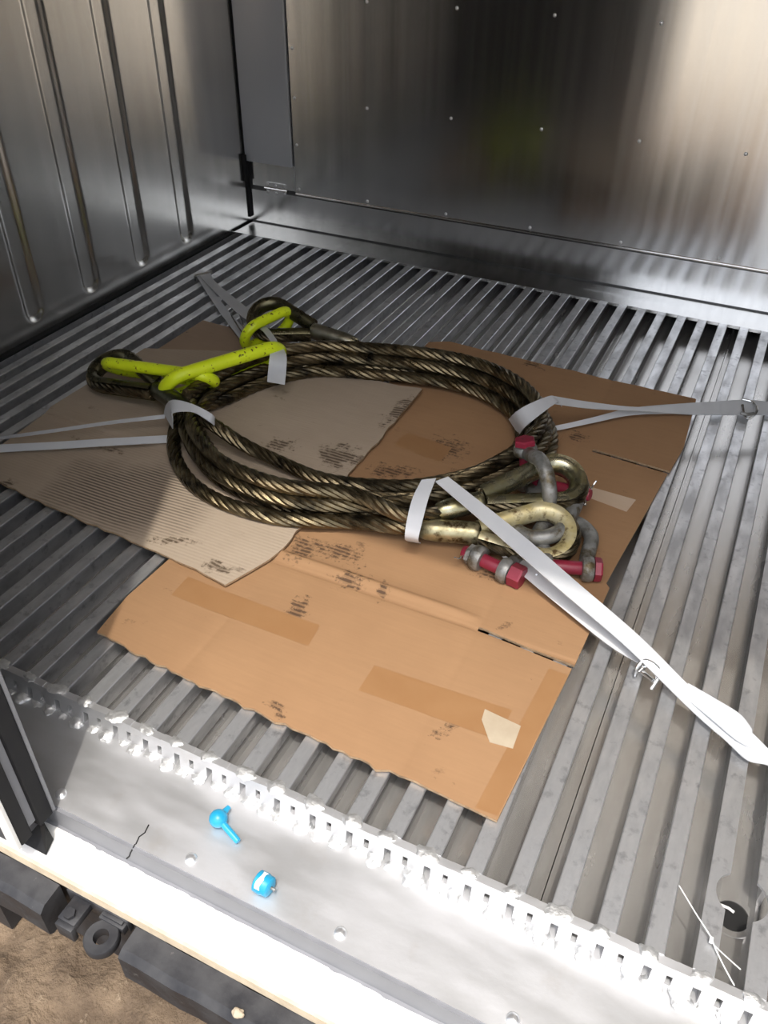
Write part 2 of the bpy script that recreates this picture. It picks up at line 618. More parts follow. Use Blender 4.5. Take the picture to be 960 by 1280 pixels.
# channel planks, five rails each, with a raised seam lip where two meet
SX = -.0440
pl_me = None
for m in range(-6, 3):
    xa = SX + m * 5 * PITCH
    xb = xa + 5 * PITCH
    xa2, xb2 = max(xa, XL), min(xb, XR)
    mb = MB()
    mb.box(xa2 + .0008, xb2 - .0008, Y0 - .01, YE, ZP - .008, ZP)
    mb.box(xa2 + .0008, xa2 + .0040, Y0 - .01, YE, ZP, ZP + .006)
    mb.box(xb2 - .0048, xb2 - .0022, Y0 - .01, YE, ZP, ZP + .003)
    # fillets at the rail webs
    for k in range(k0, k1 + 1):
        xc = RX0 + k * PITCH + RW / 2
        if xa2 < xc - .01 and xc + .01 < xb2:
            for sg in (-1, 1):
                mb.add([(xc + sg * .003, y, z) for y in (Y0, YE) for z in (ZP + .008,)] + [(xc + sg * .011, y, ZP) for y in (Y0, YE)], [(0, 1, 3, 2)])
    mb.build('floor_plank', 'plank', floor, smooth=False)
# edge extrusion beside the left wall
mb = MB()
mb.box(XL + .008, RX0 + k0 * PITCH - .030, Y0, YE, ZP, -.002)
mb.build('edge_extrusion', 'rail', floor, smooth=False)
# drain: rimmed pipe mouth in the channel
dr = MB()
ring = []
for rr, z in ((.0285, ZP + .0008), (.0275, ZP + .0030), (.0205, ZP + .0030), (.0195, ZP + .0008), (.0190, ZP - .03)):
    ring.append([(DR.x + rr * math.cos(2 * math.pi * j / 32), DR.y + rr * math.sin(2 * math.pi * j / 32), z) for j in range(32)])
dr.loft(ring, caps=False)
drain = dr.build('drain', 'plank', floor)
dh = MB()  # flat black disc painted as the shade inside the drain
dh.loft([[(DR.x + r_ * math.cos(2 * math.pi * j / 32), DR.y + r_ * math.sin(2 * math.pi * j / 32), z_) for j in range(32)] for r_, z_ in ((.0001, ZP + .0018), (.0200, ZP + .0018))], caps=False)
dh.build('drain_hole', 'hole', drain)
dl = MB()
dl.tube([(DR.x - .016, DR.y + .008, ZP + .003), (DR.x - .006, DR.y + .006, ZP + .006), (DR.x + .001, DR.y + .004, ZP + .005)], .002, 6)
dl.build('drain_clip', 'nylon', drain)

# ------------------------------------------------------------------ sill
sill = struct('trim_1', 'welded aluminium door sill plate along the front edge', 'sill')
YS = .412
mb = MB()
mb.box(XL, XR, YS - .001, .556, ZS - .012, ZS)
mb.build('sill_plate', 'sill', sill, smooth=False)
mb = MB()
mb.box(XL, XR, YS - .006, YS - .001, -.083, ZS - .0015, .0)
mb.build('sill_face', 'greyface', sill, smooth=False)
# chewed seal lip at the foot of the grey face
mb = MB()
n = 300
top, bot = [], []
for i in range(n + 1):
    x = -.72 + 1.32 * i / n
    from mathutils import noise as mn_
    dd = .003 + .0035 * max(0, mn_.noise(Vector((x * 16, 1, 0))) + .25) + .0035 * max(0, mn_.noise(Vector((x * 70, 4, 0))))
    top.append((x, YS - .006, -.0815))
    bot.append((x, YS - .006 - dd, -.0822))
mb.add(top + bot, [(i, i + 1, n + 2 + i, n + 1 + i) for i in range(n)])
mb.build('sealant_bead', 'greyface', sill)
mb = MB()
mb.box(XL - .05, XR + .05, .351, YS, -.10, -.083)
mb.build('door_shelf', 'white_paint', sill, smooth=False)
mb = MB()
mb.box(XL - .05, XR + .05, .3462, .351, -.103, -.0835)
mb.build('shelf_edge', 'cream', sill, smooth=False)
mb = MB()
mb.box(XL - .05, XR + .05, .352, YB + .3, -.27, -.1005)
mb.build('base_frame', 'black_metal', sill, smooth=False)
# crack in the sealed sill
ck = MB()
pts = [P(186, 1031, ZS), P(181, 1041, ZS), P(174, 1046, ZS), P(170, 1055, ZS), P(166, 1059, ZS)]
pts = [Vector((p.x, max(p.y, YS), ZS)) for p in pts]
last = pts[-1]
pts += [Vector((last.x, YS - .0062, ZS - .003)), Vector((last.x - .006, YS - .0062, ZS - .016)), Vector((last.x - .010, YS - .0062, ZS - .027)), Vector((last.x - .017, YS - .0062, ZS - .038))]
ck.tube(pts, .0011, 5)
ck.build('sill_crack', 'black', sill)
# bolts
bm_me = None
for i in range(-4, 3):
    bx = -.0310 + i * .2232
    if bx < -.72:
        continue
    mb = MB()
    rings = []
    for a in range(0, 7):
        t = a / 6 * math.pi / 2
        rings.append([(bx + .0085 * math.cos(t) * math.cos(2 * math.pi * j / 16) + 0, .4285 + .0085 * math.cos(t) * math.sin(2 * math.pi * j / 16), ZS + .0055 * math.sin(t) + .0) for j in range(16)])
    mb.loft(rings)
    mb.build('sill_bolt', 'rivet', sill)
# step plate with paired slots + weld beads
mbs = {}
def bead_mesh(seed, sx, sy, sz):
    from mathutils import noise as mn
    bm = bmesh.new()
    bmesh.ops.create_icosphere(bm, subdivisions=3, radius=1)
    for v in bm.verts:
        n_ = mn.noise(v.co * 1.3 + Vector((seed * 3.7, seed, 0))) * .45 + mn.noise(v.co * 2.6 + Vector((seed, 0, seed))) * .16
        v.co = v.co * (1 + n_)
        v.co = Vector((v.co.x * sx, v.co.y * sy, v.co.z * sz))
    m_ = MB()
    m_.addbm(bm)
    return m_


beads_top = [bead_mesh(i + 1, .0135, .0090, .0030) for i in range(5)]
beads_foot = [bead_mesh(i + 11, .0115, .0110, .0046) for i in range(5)]
bt_me, bf_me = [None] * 5, [None] * 5
tooth_me = None
strip = MB()
for k in range(k0, k1 + 1):
    xc = RX0 + k * PITCH + RW / 2
    if xc < -.98:
        continue
    # face behind the slots: two slots per pitch
    a0, a1 = xc - PITCH / 2, xc + PITCH / 2
    s1, s2 = xc - .006, xc + .0205
    sw, sw2 = .0095, .0070
    yf, yb_ = .538, .5545
    mb = MB()
    for xa, xb in ((a0, s1), (s1 + sw, s2), (s2 + sw2, a1)):
        mb.add([(xa, yf, ZS - .001), (xb, yf, ZS - .001), (xb, yf + .004, -.016), (xa, yf + .004, -.016), (xa, yb_, ZS - .001), (xb, yb_, ZS - .001), (xb, yb_, -.016), (xa, yb_, -.016)],
               [(0, 1, 2, 3), (1, 5, 6, 2), (4, 0, 3, 7), (5, 4, 7, 6), (3, 2, 6, 7)])
    z_t = -.0015 + random.uniform(-.001, .001)
    mb.add([(a0, yf + .004, -.0165), (a1, yf + .004, -.0165), (a1, yf + .006, z_t), (a0, yf + .006, z_t), (a0, .5548, z_t), (a1, .5548, z_t), (a0, .5548, -.0165), (a1, .5548, -.0165)],
           [(0, 1, 2, 3), (3, 2, 5, 4), (0, 6, 7, 1), (6, 4, 5, 7), (0, 3, 4, 6), (1, 7, 5, 2)])
    # sill metal closing the small slot's foot
    mb.box(s2 - .001, s2 + sw2 + .001, yf + .001, yf + .008, ZS - .001, ZS + .009)
    mb.build('step_plate', 'sill', sill, smooth=False)
    i = random.randrange(5)
    for lst, src, nm, px, py, pz in ((bt_me, beads_top, 'weld_bead', xc - .003 + random.uniform(-.004, .004), .550, -.0006),
                                     (bf_me, beads_foot, 'weld_bead', xc - .016 + random.uniform(-.002, .002), .534, ZS + .002),
                                     (bf_me, beads_foot, 'weld_bead', xc + .012 + random.uniform(-.003, .003), .537, ZS - .002)):
        i = random.randrange(5)
        if lst[i] is None:
            o = src[i].build(nm, 'weld', sill)
            lst[i] = o.data
        else:
            o = link(bpy.data.objects.new(nm, lst[i]), sill)
        o.location = (px, py, pz)
        o.rotation_euler.z = random.uniform(-.5, .5) + (math.pi if random.random() < .5 else 0)
        s_ = random.uniform(.8, 1.25)
        o.scale = (s_, s_ * random.uniform(.9, 1.2), random.uniform(.8, 1.3))

# ------------------------------------------------------------------ walls
ribs = [1.459 - .222 * 3, 1.459 - .222 * 2, 1.459 - .222, 1.459, 1.675, 1.898, 2.121]
def left_wall():
    zs = [0.0, .012] + [.02 + .004 * i for i in range(30)] + [.15, .2, .3, .5, .8, 1.2, 1.7, ZT]
    ys = {.40, YB}
    for c in ribs:
        for i in range(-12, 13):
            ys.add(round(c + i * .0042, 4))
    ys = sorted(y for y in ys if .40 <= y <= YB)
    vs = []
    for z in zs:
        for y in ys:
            c = min(ribs, key=lambda q: abs(q - y))
            dz = max(0, .075 - z)
            d = math.hypot(y - c, dz)
            t = min(1, max(0, (d - .0175) / (.036 - .0175)))
            t = t * t * (3 - 2 * t)
            # pressed groove with a dimple at its foot
            vs.append((XL - .0075 * (1 - t), y, z))
    n = len(ys)
    fs = [(j * n + i, j * n + i + 1, (j + 1) * n + i + 1, (j + 1) * n + i) for j in range(len(zs) - 1) for i in range(n - 1)]
    mb = MB()
    mb.add(vs, fs)
    o = mb.build('wall_left', 'steel', angle=80)
    return tag(o, 'stainless steel left side wall with pressed vertical grooves', 'wall', kind='structure')


wl = left_wall()
mb = MB()
mb.box(XL - .10, XL - .03, .35, YB + .2, -.05, ZT)
mb.box(XL, XL + .012, .42, YB, -.03, .004)  # black strip filling the narrow gap at the wall foot
o = mb.build('baseboard_left', 'black', smooth=False)
tag(o, 'black strip filling the gap at the foot of the left wall', 'trim', kind='structure')
mb = MB()
mb.box(XR, XR + .06, .35, YB + .2, -.05, ZT)
o = mb.build('wall_right', 'steel', smooth=False)
tag(o, 'stainless steel right side wall', 'wall', kind='structure')
mb = MB()
mb.box(XL - .10, XR + .06, .35, YB + .25, ZT, ZT + .06)
o = mb.build('ceiling', 'steel', smooth=False)
tag(o, 'stainless steel container ceiling', 'ceiling', kind='structure')
mb = MB()
mb.box(XL - .1, XR + .06, .34, .40, 2.13, ZT)
o = mb.build('trim_2', 'door', smooth=False)
tag(o, 'steel header beam above the door opening', 'trim', kind='structure')

# back bulkhead
KW = YB / 2.4423
def W(x, z):            # wall coordinates measured at y = 2.442
    return x * KW, 1 - (1 - z) * KW
back = struct('wall_back', 'riveted stainless steel bulkhead wall at the back', 'wall')
ZLIP = W(0, .140)[1]
XP = W(-1.485, 0)[0]
mb = MB()
mb.box(XL, XR, YB, YB + .004, .0085, ZLIP - .0095)
mb.build('kick_plate', 'steel_back', back, smooth=False)
mb = MB()
mb.box(XP, XR, YB - .005, YB + .004, ZLIP + .003, ZT)
mb.build('wall_sheet', 'steel_back', back, smooth=False)
mb = MB()
mb.tube([(XP, YB - .004, ZLIP), (XR, YB - .004, ZLIP)], .0048, 10)
mb.build('wall_sheet_hem', 'steel_back', back)
mb = MB()
mb.box(XL, XR, YB + .0042, YB + .03, .0, ZT)
mb.box(XL, XR, YE, YE + .02, -.06, .01)
mb.box(XL, XR, YB + .004, YE + .02, .004, .012)
mb.build('wall_core', 'dark_metal', back, smooth=False)
mb = MB()
mb.box(XL + .002, XR, 2.362, YB + .004, .0015, .0040)
mb.build('floor_ledge', 'steel_back', back, smooth=False)
mb = MB()
mb.box(XL + .002, XR, 2.3605, 2.3622, -.004, .0042)
mb.build('ledge_lip', 'steel_back', back, smooth=False)
# side panel and hinge
xa, za = W(-1.668, .225)
xb, _ = W(-1.490, 0)
mb = MB()
mb.box(xa, xb, YB - .016, YB - .004, za, ZT, .0015)
mb.build('side_panel', 'panel', back)
xa2, z2 = W(-1.655, .146)
mb = MB()
mb.box(xa2, XP - .004, YB - .002, YB + .0035, z2, ZT)
mb.build('access_door', 'steel_back', back, smooth=False)
mb = MB()
mb.box(XP - .004, XP - .001, YB - .006, YB + .003, z2, za)
mb.build('access_door_edge', 'rivet', back, smooth=False)
mb = MB()
mb.box(XL + .001, XL + .005, YB - .012, YB + .003, .02, ZT)
mb.box(XL + .001, XL + .013, YB - .024, YB - .012, W(0, .16)[1], W(0, .245)[1])
mb.build('corner_gasket', 'black', back, smooth=False)
hx, hz = W(-1.562, .144)
hg = MB()
hg.tube([(hx - .045, YB - .006, hz), (hx + .045, YB - .006, hz)], .004, 8)
hg.box(hx - .040, hx + .040, YB - .004, YB - .001, hz, hz + .02)
hg.box(hx - .040, hx + .040, YB - .004, YB - .001, hz - .018, hz)
hinge = hg.build('hinge', 'steel_back', back)
def dome(mb, c, n, r, h):
    n = Vector(n).normalized()
    a = n.cross(Vector((0, 0, 1)) if abs(n.z) < .9 else Vector((1, 0, 0))).normalized()
    b = n.cross(a)
    rings = []
    for i in range(5):
        t = i / 4 * math.pi / 2 * .97
        rings.append([Vector(c) + (a * math.cos(2 * math.pi * j / 12) + b * math.sin(2 * math.pi * j / 12)) * r * math.cos(t) + n * h * math.sin(t) for j in range(12)])
    mb.loft(rings)
hs_me = None
for dx, dz in ((-.033, .014), (0, .013), (.033, .014), (-.033, -.012), (0, -.013), (.033, -.012)):
    mb = MB()
    dome(mb, (hx + dx, YB - .004, hz + dz), (0, -1, 0), .004, .003)
    mb.build('hinge_screw', 'rivet', hinge)
rv_me = None
rv = []
for i in range(-1, 9):
    for z in (.154, .428, .703, .978, 1.253):
        rv.append((-.134 - .2715 * 4 + .2715 * i, z))
for z in (.157, .294, .432, .569, .706, .843, .98):
    rv.append((-1.472, z))
for x, z in rv:
    x, z = W(x, z)
    if x < XP + .01 or x > XR - .02:
        continue
    if rv_me is None:
        mb = MB()
        dome(mb, (0, 0, 0), (0, -1, 0), .0052, .0030)
        o = mb.build('rivet', 'rivet', back)
        rv_me = o.data
    else:
        o = link(bpy.data.objects.new('rivet', rv_me), back)
    o.location = (x, YB - .005, z)

# ------------------------------------------------------------------ closed door leaf on the left
XD = -.690
leaf = struct('door_1', 'closed left door leaf with black rubber gaskets on its edge', 'door')
mb = MB()
mb.box(XL - .1, XD - .012, .345, .398, -.05, 2.13)
mb.build('leaf_panel', 'door', leaf, smooth=False)
for nm, mt_, y0, y1, x1, zb, ch in (('gasket_lip', 'greyface', .4015, .4055, XD + .002, -.036, 0), ('gasket', 'black', .378, .4015, XD, -.042, .002),
                                    ('edge_strip', 'greyface', .364, .378, XD - .006, -.030, .001), ('gasket', 'black', .3445, .364, XD, -.040, .002),
                                    ('edge_trim', 'white_paint', .3385, .3445, XD - .001, -.042, .001)):
    mb = MB()
    if ch:
        mb.box(XD - .02, x1, y0, y1, zb, 2.13, ch)
    else:
        mb.box(XD - .02, x1, y0, y1, zb, 2.13)
    mb.build(nm, mt_, leaf, smooth=False)
mb = MB()
mb.add([(XD - .03, .398, -.045), (XD + .004, .380, -.045), (XD + .012, .362, -.080), (XD - .03, .362, -.080), (XD - .03, .398, -.080), (XD + .004, .385, -.08)],
       [(0, 1, 2, 3), (0, 3, 4), (1, 5, 2), (0, 4, 5, 1), (2, 5, 4, 3)])
mb.build('gasket_corner', 'black', leaf, smooth=False)

# ------------------------------------------------------------------ bumper bars and lock lug outside
for xa, xb, lab in ((XL - .05, -.645, 'black scuffed steel bumper bar below the left door leaf'), (-.515, XR + .05, 'long black steel bumper bar below the white door shelf')):
    t = thing('bumper_bar', lab, 'bumper', ((xa + xb) / 2, .325, -.30))
    mb = MB()
    prof = [(.3458, -.104), (.316, -.106), (.306, -.114), (.306, -.168), (.312, -.175), (.3458, -.175)]
    nseg = 40
    mb.loft([[(xa + (xb - xa) * i / nseg, y + .0008 * math.sin(i * 1.7), z + .0008 * math.sin(i * 2.9 + y * 90)) for y, z in prof] for i in range(nseg + 1)])
    mb.build('bar', 'black_metal', t, angle=30)
    for xx in (xa + .15, xb - .15):
        mb = MB()
        mb.box(xx - .02, xx + .02, .32, .345, -.30, -.174)
        mb.build('bracket', 'black_metal', t, smooth=False)
lug = thing('lock_lug', 'black steel lock lug with ring hole between the bumper bars', 'lug', (-.575, .33, -.30))
cx_, cy_, cz_ = -.553, .318, -.122
mb = MB()
rings = []
for rr, z in ((.0095, cz_ - .008), (.022, cz_ - .008), (.0235, cz_ - .005), (.0235, cz_ + .006), (.022, cz_ + .008), (.0105, cz_ + .008)):
    rings.append([(cx_ + rr * math.cos(2 * math.pi * j / 28), cy_ + rr * math.sin(2 * math.pi * j / 28), z) for j in range(28)])
mb.loft(rings, closed=True)
mb.build('ring', 'black_metal', lug)
mb = MB()
mb.box(cx_ - .020, cx_ + .021, cy_ + .018, .352, cz_ - .006, cz_ + .010, .002)
mb.box(cx_ - .017, cx_ + .017, cy_ + .022, cy_ + .030, cz_ + .008, cz_ + .014, .001)
mb.build('ring_arm', 'black_metal', lug)
mb = MB()
mb.box(-.635, -.530, .345, .354, cz_ - .012, cz_ + .016, .002)
mb.build('back_plate', 'black_metal', lug)
mb = MB()
mb.box(-.622, -.593, .312, .348, cz_ - .004, cz_ + .010, .002)
mb.box(-.622, -.593, .305, .314, cz_ - .022, cz_ + .006, .002)
mb.build('catch_bracket', 'black_metal', lug)
mb = MB()
mb.loft([[(-.608 + .008 * math.cos(2 * math.pi * j / 6), .322 + .008 * math.sin(2 * math.pi * j / 6), z) for j in range(6)] for z in (cz_ + .009, cz_ + .016)])
mb.build('catch_bolt', 'black_metal', lug, smooth=False)
st = MB()
st.mi = []
bs = bead_mesh(33, .0075, .0055, .0055)
bs.v = [v + Vector((P(298, 1266, -.099))) for v in bs.v]
o = bs.build('pebble', 'torn')
tag(o, 'small pale pebble lying on the long bumper bar', 'pebble')

# ------------------------------------------------------------------ cardboard
def sheet(outline, creases=(), xcreases=(), zf=None, cell=.02, thick=.0045, mt='card', z0=.0005):
    """flat board with the outline, gridded, creased and lifted by zf(x, y)"""
    bm = bmesh.new()
    vs = [bm.verts.new((x, y, 0)) for x, y in outline]
    from mathutils.geometry import tessellate_polygon
    for t in tessellate_polygon([[Vector((x, y, 0)) for x, y in outline]]):
        try:
            bm.faces.new([vs[i] for i in t])
        except ValueError:
            pass
    xs = [x for x, y in outline]
    ys = [y for x, y in outline]
    cuts = []
    x = min(xs) + cell
    while x < max(xs):
        cuts.append(((x, 0, 0), (1, 0, 0)))
        x += cell
    y = min(ys) + cell
    while y < max(ys):
        cuts.append(((0, y, 0), (0, 1, 0)))
        y += cell
    for yy in creases:
        for d in (-.008, -.004, 0, .004, .008):
            cuts.append(((0, yy + d, 0), (0, 1, 0)))
    for xx in xcreases:
        for d in (-.007, -.0035, 0, .0035, .007):
            cuts.append(((xx + d, 0, 0), (1, 0, 0)))
    for co, no in cuts:
        bmesh.ops.bisect_plane(bm, geom=list(bm.verts) + list(bm.edges) + list(bm.faces), plane_co=co, plane_no=no, dist=1e-5)
    bmesh.ops.recalc_face_normals(bm, faces=bm.faces)
    for fc in bm.faces:
        if fc.normal.z < 0:
            fc.normal_flip()
    bm.verts.index_update()
    n = len(bm.verts)
    hts = [(zf(v.co.x, v.co.y) if zf else 0) for v in bm.verts]
    topv = [Vector((v.co.x, v.co.y, z0 + thick + h)) for v, h in zip(bm.verts, hts)]
    botv = [Vector((v.co.x, v.co.y, z0 + h)) for v, h in zip(bm.verts, hts)]
    tf = [tuple(v.index for v in fc.verts) for fc in bm.faces]
    bf = [tuple(n + i for i in reversed(t)) for t in tf]
    ef = []
    for e in bm.edges:
        if len(e.link_faces) == 1:
            l = e.link_faces[0].loops
            for lp in l:
                if lp.edge == e:
                    a, b = lp.vert.index, lp.link_loop_next.vert.index
                    ef.append((b, a, n + a, n + b))
    bm.free()
    mb = MB()
    mb.add(topv + botv, tf + bf, 0)
    mb.f += ef
    mb.mi += [1] * len(ef)
    return mb


def jag(a, b, n, amp, rnd):
    a, b = Vector((*a, 0)), Vector((*b, 0))
    d = b - a
    nn = Vector((-d.y, d.x, 0)).normalized()
    return [tuple((a + d * (i / n) + nn * rnd.uniform(-amp, amp))[:2]) for i in range(n)]


from mathutils import noise as MN
rnd = random.Random(3)
YC = .958                                                # fold of the carton


def zcard(x, y):
    h = .0024 + .0016 * MN.noise(Vector((x * 5, y * 5, 3)))
    h += .0065 * math.exp(-((y - YC - .010) / .009) ** 2) * min(1, max(0, (-.27 - x) / .05))
    h -= .0022 * math.exp(-((y - YC + .012) / .005) ** 2)
    h -= .0015 * math.exp(-((x + .655) / .006) ** 2) * (1 if y < .85 else 0)
    h -= .0012 * math.exp(-((x + .272) / .006) ** 2)
    h += .004 * max(0, (-.70 - x) / .12) * (1 if y < .87 else 0)
    h += .006 * max(0, (1.0 - abs(y - 1.20) / .12)) * max(0, (x + .14) / .05)
    return max(h, 0)


def pl(*q):
    return [tuple(P(u, v, .005)[:2]) for u, v in q]


# outline of the brown carton, counter-clockwise from the bottom-left flap
c_bl, c_b1, c_b2, c_br = (-.825, .664), (-.655, .650), (-.290, .631), (-.126, .629)
out = []
out += jag(c_bl, c_b1, 12, .003, rnd)
out += jag(c_b1, c_b2, 26, .0035, rnd)
out += jag((-.287, .638), c_br, 8, .0012, rnd)
out += [c_br, (-.109, .931), (-.272, .945), (-.272, .953), (-.107, .940), (-.100, 1.14), (-.108, 1.15), (-.075, 1.543), (-.238, 1.556), (-.238, 1.566), (-.072, 1.554), (-.062, 1.66), (-.072, 1.888)]
out += jag((-.076, 1.890), (-.745, 1.906), 20, .003, rnd)
out += [(-.76, 1.88), (-.76, .90), (-.832, .86), (-.836, .75)]
carton = thing('cardboard_sheet', 'large brown flattened carton with slots and tape under the wire rope', 'cardboard', (-.45, 1.25, .0005))
mb = sheet(out, creases=(YC, YC + .012, YC - .010), xcreases=(-.655, -.272), zf=zcard, cell=.022, mt='card')
mb.build('board', ['card', 'card_edge'], carton, angle=60)


def tape(name, quad, mt, parent, zf, z0, n=8):
    a, b, c, d = [Vector((*q, 0)) for q in quad]
    vs, fs = [], []
    for i in range(n + 1):
        for j in range(4):
            p = a.lerp(b, i / n).lerp(d.lerp(c, i / n), j / 3)
            vs.append((p.x, p.y, z0 + zf(p.x, p.y) + .0003))
    for i in range(n):
        for j in range(3):
            fs.append((i * 4 + j, (i + 1) * 4 + j, (i + 1) * 4 + j + 1, i * 4 + j + 1))
    # thickness
    m_ = len(vs)
    vs2 = [(x, y, z - .0004) for x, y, z in vs]
    mb = MB()
    mb.add(vs + vs2, fs + [tuple(m_ + q for q in reversed(f)) for f in fs])
    return mb.build(name, mt, parent)


TZ = .0005 + .0045
for q, mt_ in (((((235, 722), (400, 782), (385, 808), (215, 745))), 'tape'), (((468, 832), (640, 888), (622, 925), (448, 863)), 'tape'),
               (((686, 836), (710, 844), (622, 1020), (594, 1010)), 'tape'), (((508, 540), (565, 560), (550, 578), (492, 556)), 'tape')):
    tape('packing_tape', [tuple(P(u, v, .007)[:2]) for u, v in q], mt_, carton, zcard, TZ)
tape('packing_tape', [tuple(P(u, v, .007)[:2]) for u, v in ((728, 606), (795, 625), (783, 640), (735, 622))], 'tape_pale', carton, zcard, TZ)
tp = [P(u, v, .007) for u, v in ((606, 887), (651, 908), (641, 936), (612, 928), (602, 900))]
mb = MB()
mb.add([(p.x, p.y, TZ + zcard(p.x, p.y) + .0009) for p in tp] + [(p.x, p.y, TZ + zcard(p.x, p.y) + .0001) for p in tp],
       [(0, 1, 2, 3, 4), (9, 8, 7, 6, 5)] + [(i, (i + 1) % 5, 5 + (i + 1) % 5, 5 + i) for i in range(5)])
mb.build('torn_patch', 'torn', carton, smooth=False)


def zback(x, y):
    return .0012 * (1 + MN.noise(Vector((x * 4, y * 4, 9))))


bo = jag((-1.382, 1.10), (-.80, 1.10), 3, .0, rnd) + [(-.80, 1.10)] + [(-.80, 1.30), (-.80, 1.55), (-.765, 1.70)] + jag((-.77, 1.70), (-1.375, 1.728), 10, .002, rnd) + [(-1.375, 1.728)]
bk = thing('cardboard_sheet', 'grey-brown cardboard sheet at the back left under the yellow links', 'cardboard', (-1.1, 1.4, .0005))
sheet(bo, zf=zback, cell=.05, thick=.003, z0=.0003).build('board', ['card_back', 'card_edge'], bk, angle=60)


def ztan(x, y):
    h = .0075 + .0014 * (1 + MN.noise(Vector((x * 5, y * 5, 6))))
    # lies on the carton on the right, sags onto the rails at the left
    f = min(1, max(0, (x + 1.0) / .14))
    h = .0055 + (.0030 + h - .0055) * (f if y < 1.15 else 1) + .0016 * MN.noise(Vector((x * 6, y * 6, 2)))
    h += .010 * max(0, (x + .72) / .06) * max(0, (y - 1.3) / .3)
    return h


to = []
to += jag((-1.330, .905), (-1.06, .884), 12, .003, rnd) + jag((-1.06, .884), (-.706, .848), 16, .003, rnd)
to += [(-.700, .845), (-.668, .935)] + jag((-.662, .96), (-.662, 1.60), 30, .003, rnd) + [(-.662, 1.608)]
to += jag((-.668, 1.612), (-1.10, 1.622), 12, .002, rnd) + [(-1.10, 1.622), (-1.392, 1.50), (-1.398, 1.15), (-1.385, .99)]
tan = thing('cardboard_sheet', 'tan cardboard sheet with oil-stained corrugation lines at the left', 'cardboard', (-1.0, 1.2, .004))
sheet(to, zf=ztan, cell=.025, thick=.0042, z0=.0005).build('board', ['card_tan', 'card_edge'], tan, angle=60)

# ------------------------------------------------------------------ wire rope slings
ST = [(-.94, 1.595), (-.80, 1.650), (-.65, 1.682), (-.53, 1.676), (-.42, 1.622), (-.357, 1.53), (-.345, 1.43), (-.385, 1.305), (-.475, 1.190),
      (-.59, 1.108), (-.72, 1.066), (-.86, 1.082), (-.975, 1.150), (-1.055, 1.245), (-1.072, 1.36), (-1.030, 1.49)]
NS = len(ST)
ZB = .028


def st(i, o, z):
    i %= NS
    a, b, c = Vector(ST[i - 1]), Vector(ST[i]), Vector(ST[(i + 1) % NS])
    t = (c - a).normalized()
    n = Vector((-t.y, t.x))          # stations run clockwise, so the left normal points outward
    return Vector((b.x + n.x * o, b.y + n.y * o, z))


def lane(seq):
    return [st(i, o, z) for i, o, z in seq]


Z1, Z2, Z3 = .029, .0545, .080
jit = random.Random(5)


def J(seq):
    return [(i, o + jit.uniform(-.0025, .0025), z + jit.uniform(-.001, .002)) for i, o, z in seq]


def teardrop(L=.165, w=.050, gap=.016, n=18):
    """closed-eye centre line from (0, gap) round to (0, -gap), in the plane"""
    cx = L - w
    d = math.hypot(cx, gap)
    # tangent from (0,gap) to the circle
    phi = math.atan2(gap, -cx)
    th = phi - math.acos(min(1, w / d))
    pts = [Vector((0, gap))]
    tp = Vector((cx + w * math.cos(th), w * math.sin(th)))
    for i in range(1, 8):
        p = pts[0].lerp(tp, i / 8)
        pts.append(p)
    a0, a1 = th, -th
    for i in range(n + 1):
        a = a0 + (a1 - a0) * i / n
        pts.append(Vector((cx + w * math.cos(a), w * math.sin(a))))
    m_ = [Vector((p.x, -p.y)) for p in pts[:8]]
    pts += list(reversed(m_))
    return pts


def eye(parent, tip, far, nrm, tm, fm, fstart, w=.046, frad=.021, trad=.015, rope_r=.0125):
    tip, far, fstart = Vector(tip), Vector(far), Vector(fstart)
    u = (far - tip).normalized()
    n = Vector(nrm)
    n = (n - u * n.dot(u)).normalized()
    v = n.cross(u)
    L = (far - tip).length
    td = teardrop(L, w, .013)
    path = [tip + u * p.x + v * p.y for p in td]
    path = spline(path, .005)
    ctr = tip + u * (L - w)
    # thimble: open channel section hugging the inside of the rope
    fr = frames(path)
    rings = []
    for p, t, a, b in fr:
        out_d = t.cross(n)
        if out_d.dot(p - ctr) < 0:
            out_d = -out_d
        ring = []
        for k in range(13):
            ang = math.radians(-115 + 230 * k / 12) + math.pi
            ring.append(p + out_d * (math.cos(ang) * trad) + n * (math.sin(ang) * trad * 1.12))
        for k in range(12, -1, -1):
            ang = math.radians(-115 + 230 * k / 12) + math.pi
            ring.append(p + out_d * (math.cos(ang) * (trad - .003)) + n * (math.sin(ang) * (trad * 1.12 - .003)))
        rings.append(ring)
    mb = MB()
    mb.loft(rings)
    mb.build('thimble', tm, parent)
    # rope seated in the thimble groove
    rp = []
    for p, t, a, b in fr:
        out_d = t.cross(n)
        if out_d.dot(p - ctr) < 0:
            out_d = -out_d
        rp.append(p + out_d * .0055)
    mb = MB()
    rope_mesh(mb, rp, rope_r, .11)
    mb.build('rope_eye', 'rope', parent)
    # ferrule: long tapered sleeve
    d = tip - fstart
    fl = d.length
    steps = [(0, .72), (.03, .80), (.12, .92), (.30, 1.0), (.9, 1.0), (.97, .97), (1.0, .88)]
    pth = [fstart + d * s_ for s_, _ in steps]
    mb = MB()
    mb.tube(pth, [frad * q for _, q in steps], 20)
    mb.build('ferrule', fm, parent)


legA = thing('wire_rope_sling', 'wire rope sling leg whose near-left yellow-linked eye sits behind the coil', 'wire rope', (-.75, 1.4, .006))
legB = thing('wire_rope_sling', 'wire rope sling leg with the dark leftmost eye', 'wire rope', (-.80, 1.3, .006))
legA['label'] = 'oily wire rope sling leg, eye with gold ferrule at the back of the coil'
legB['label'] = 'oily wire rope sling leg with the dark eye at the far left of the coil'
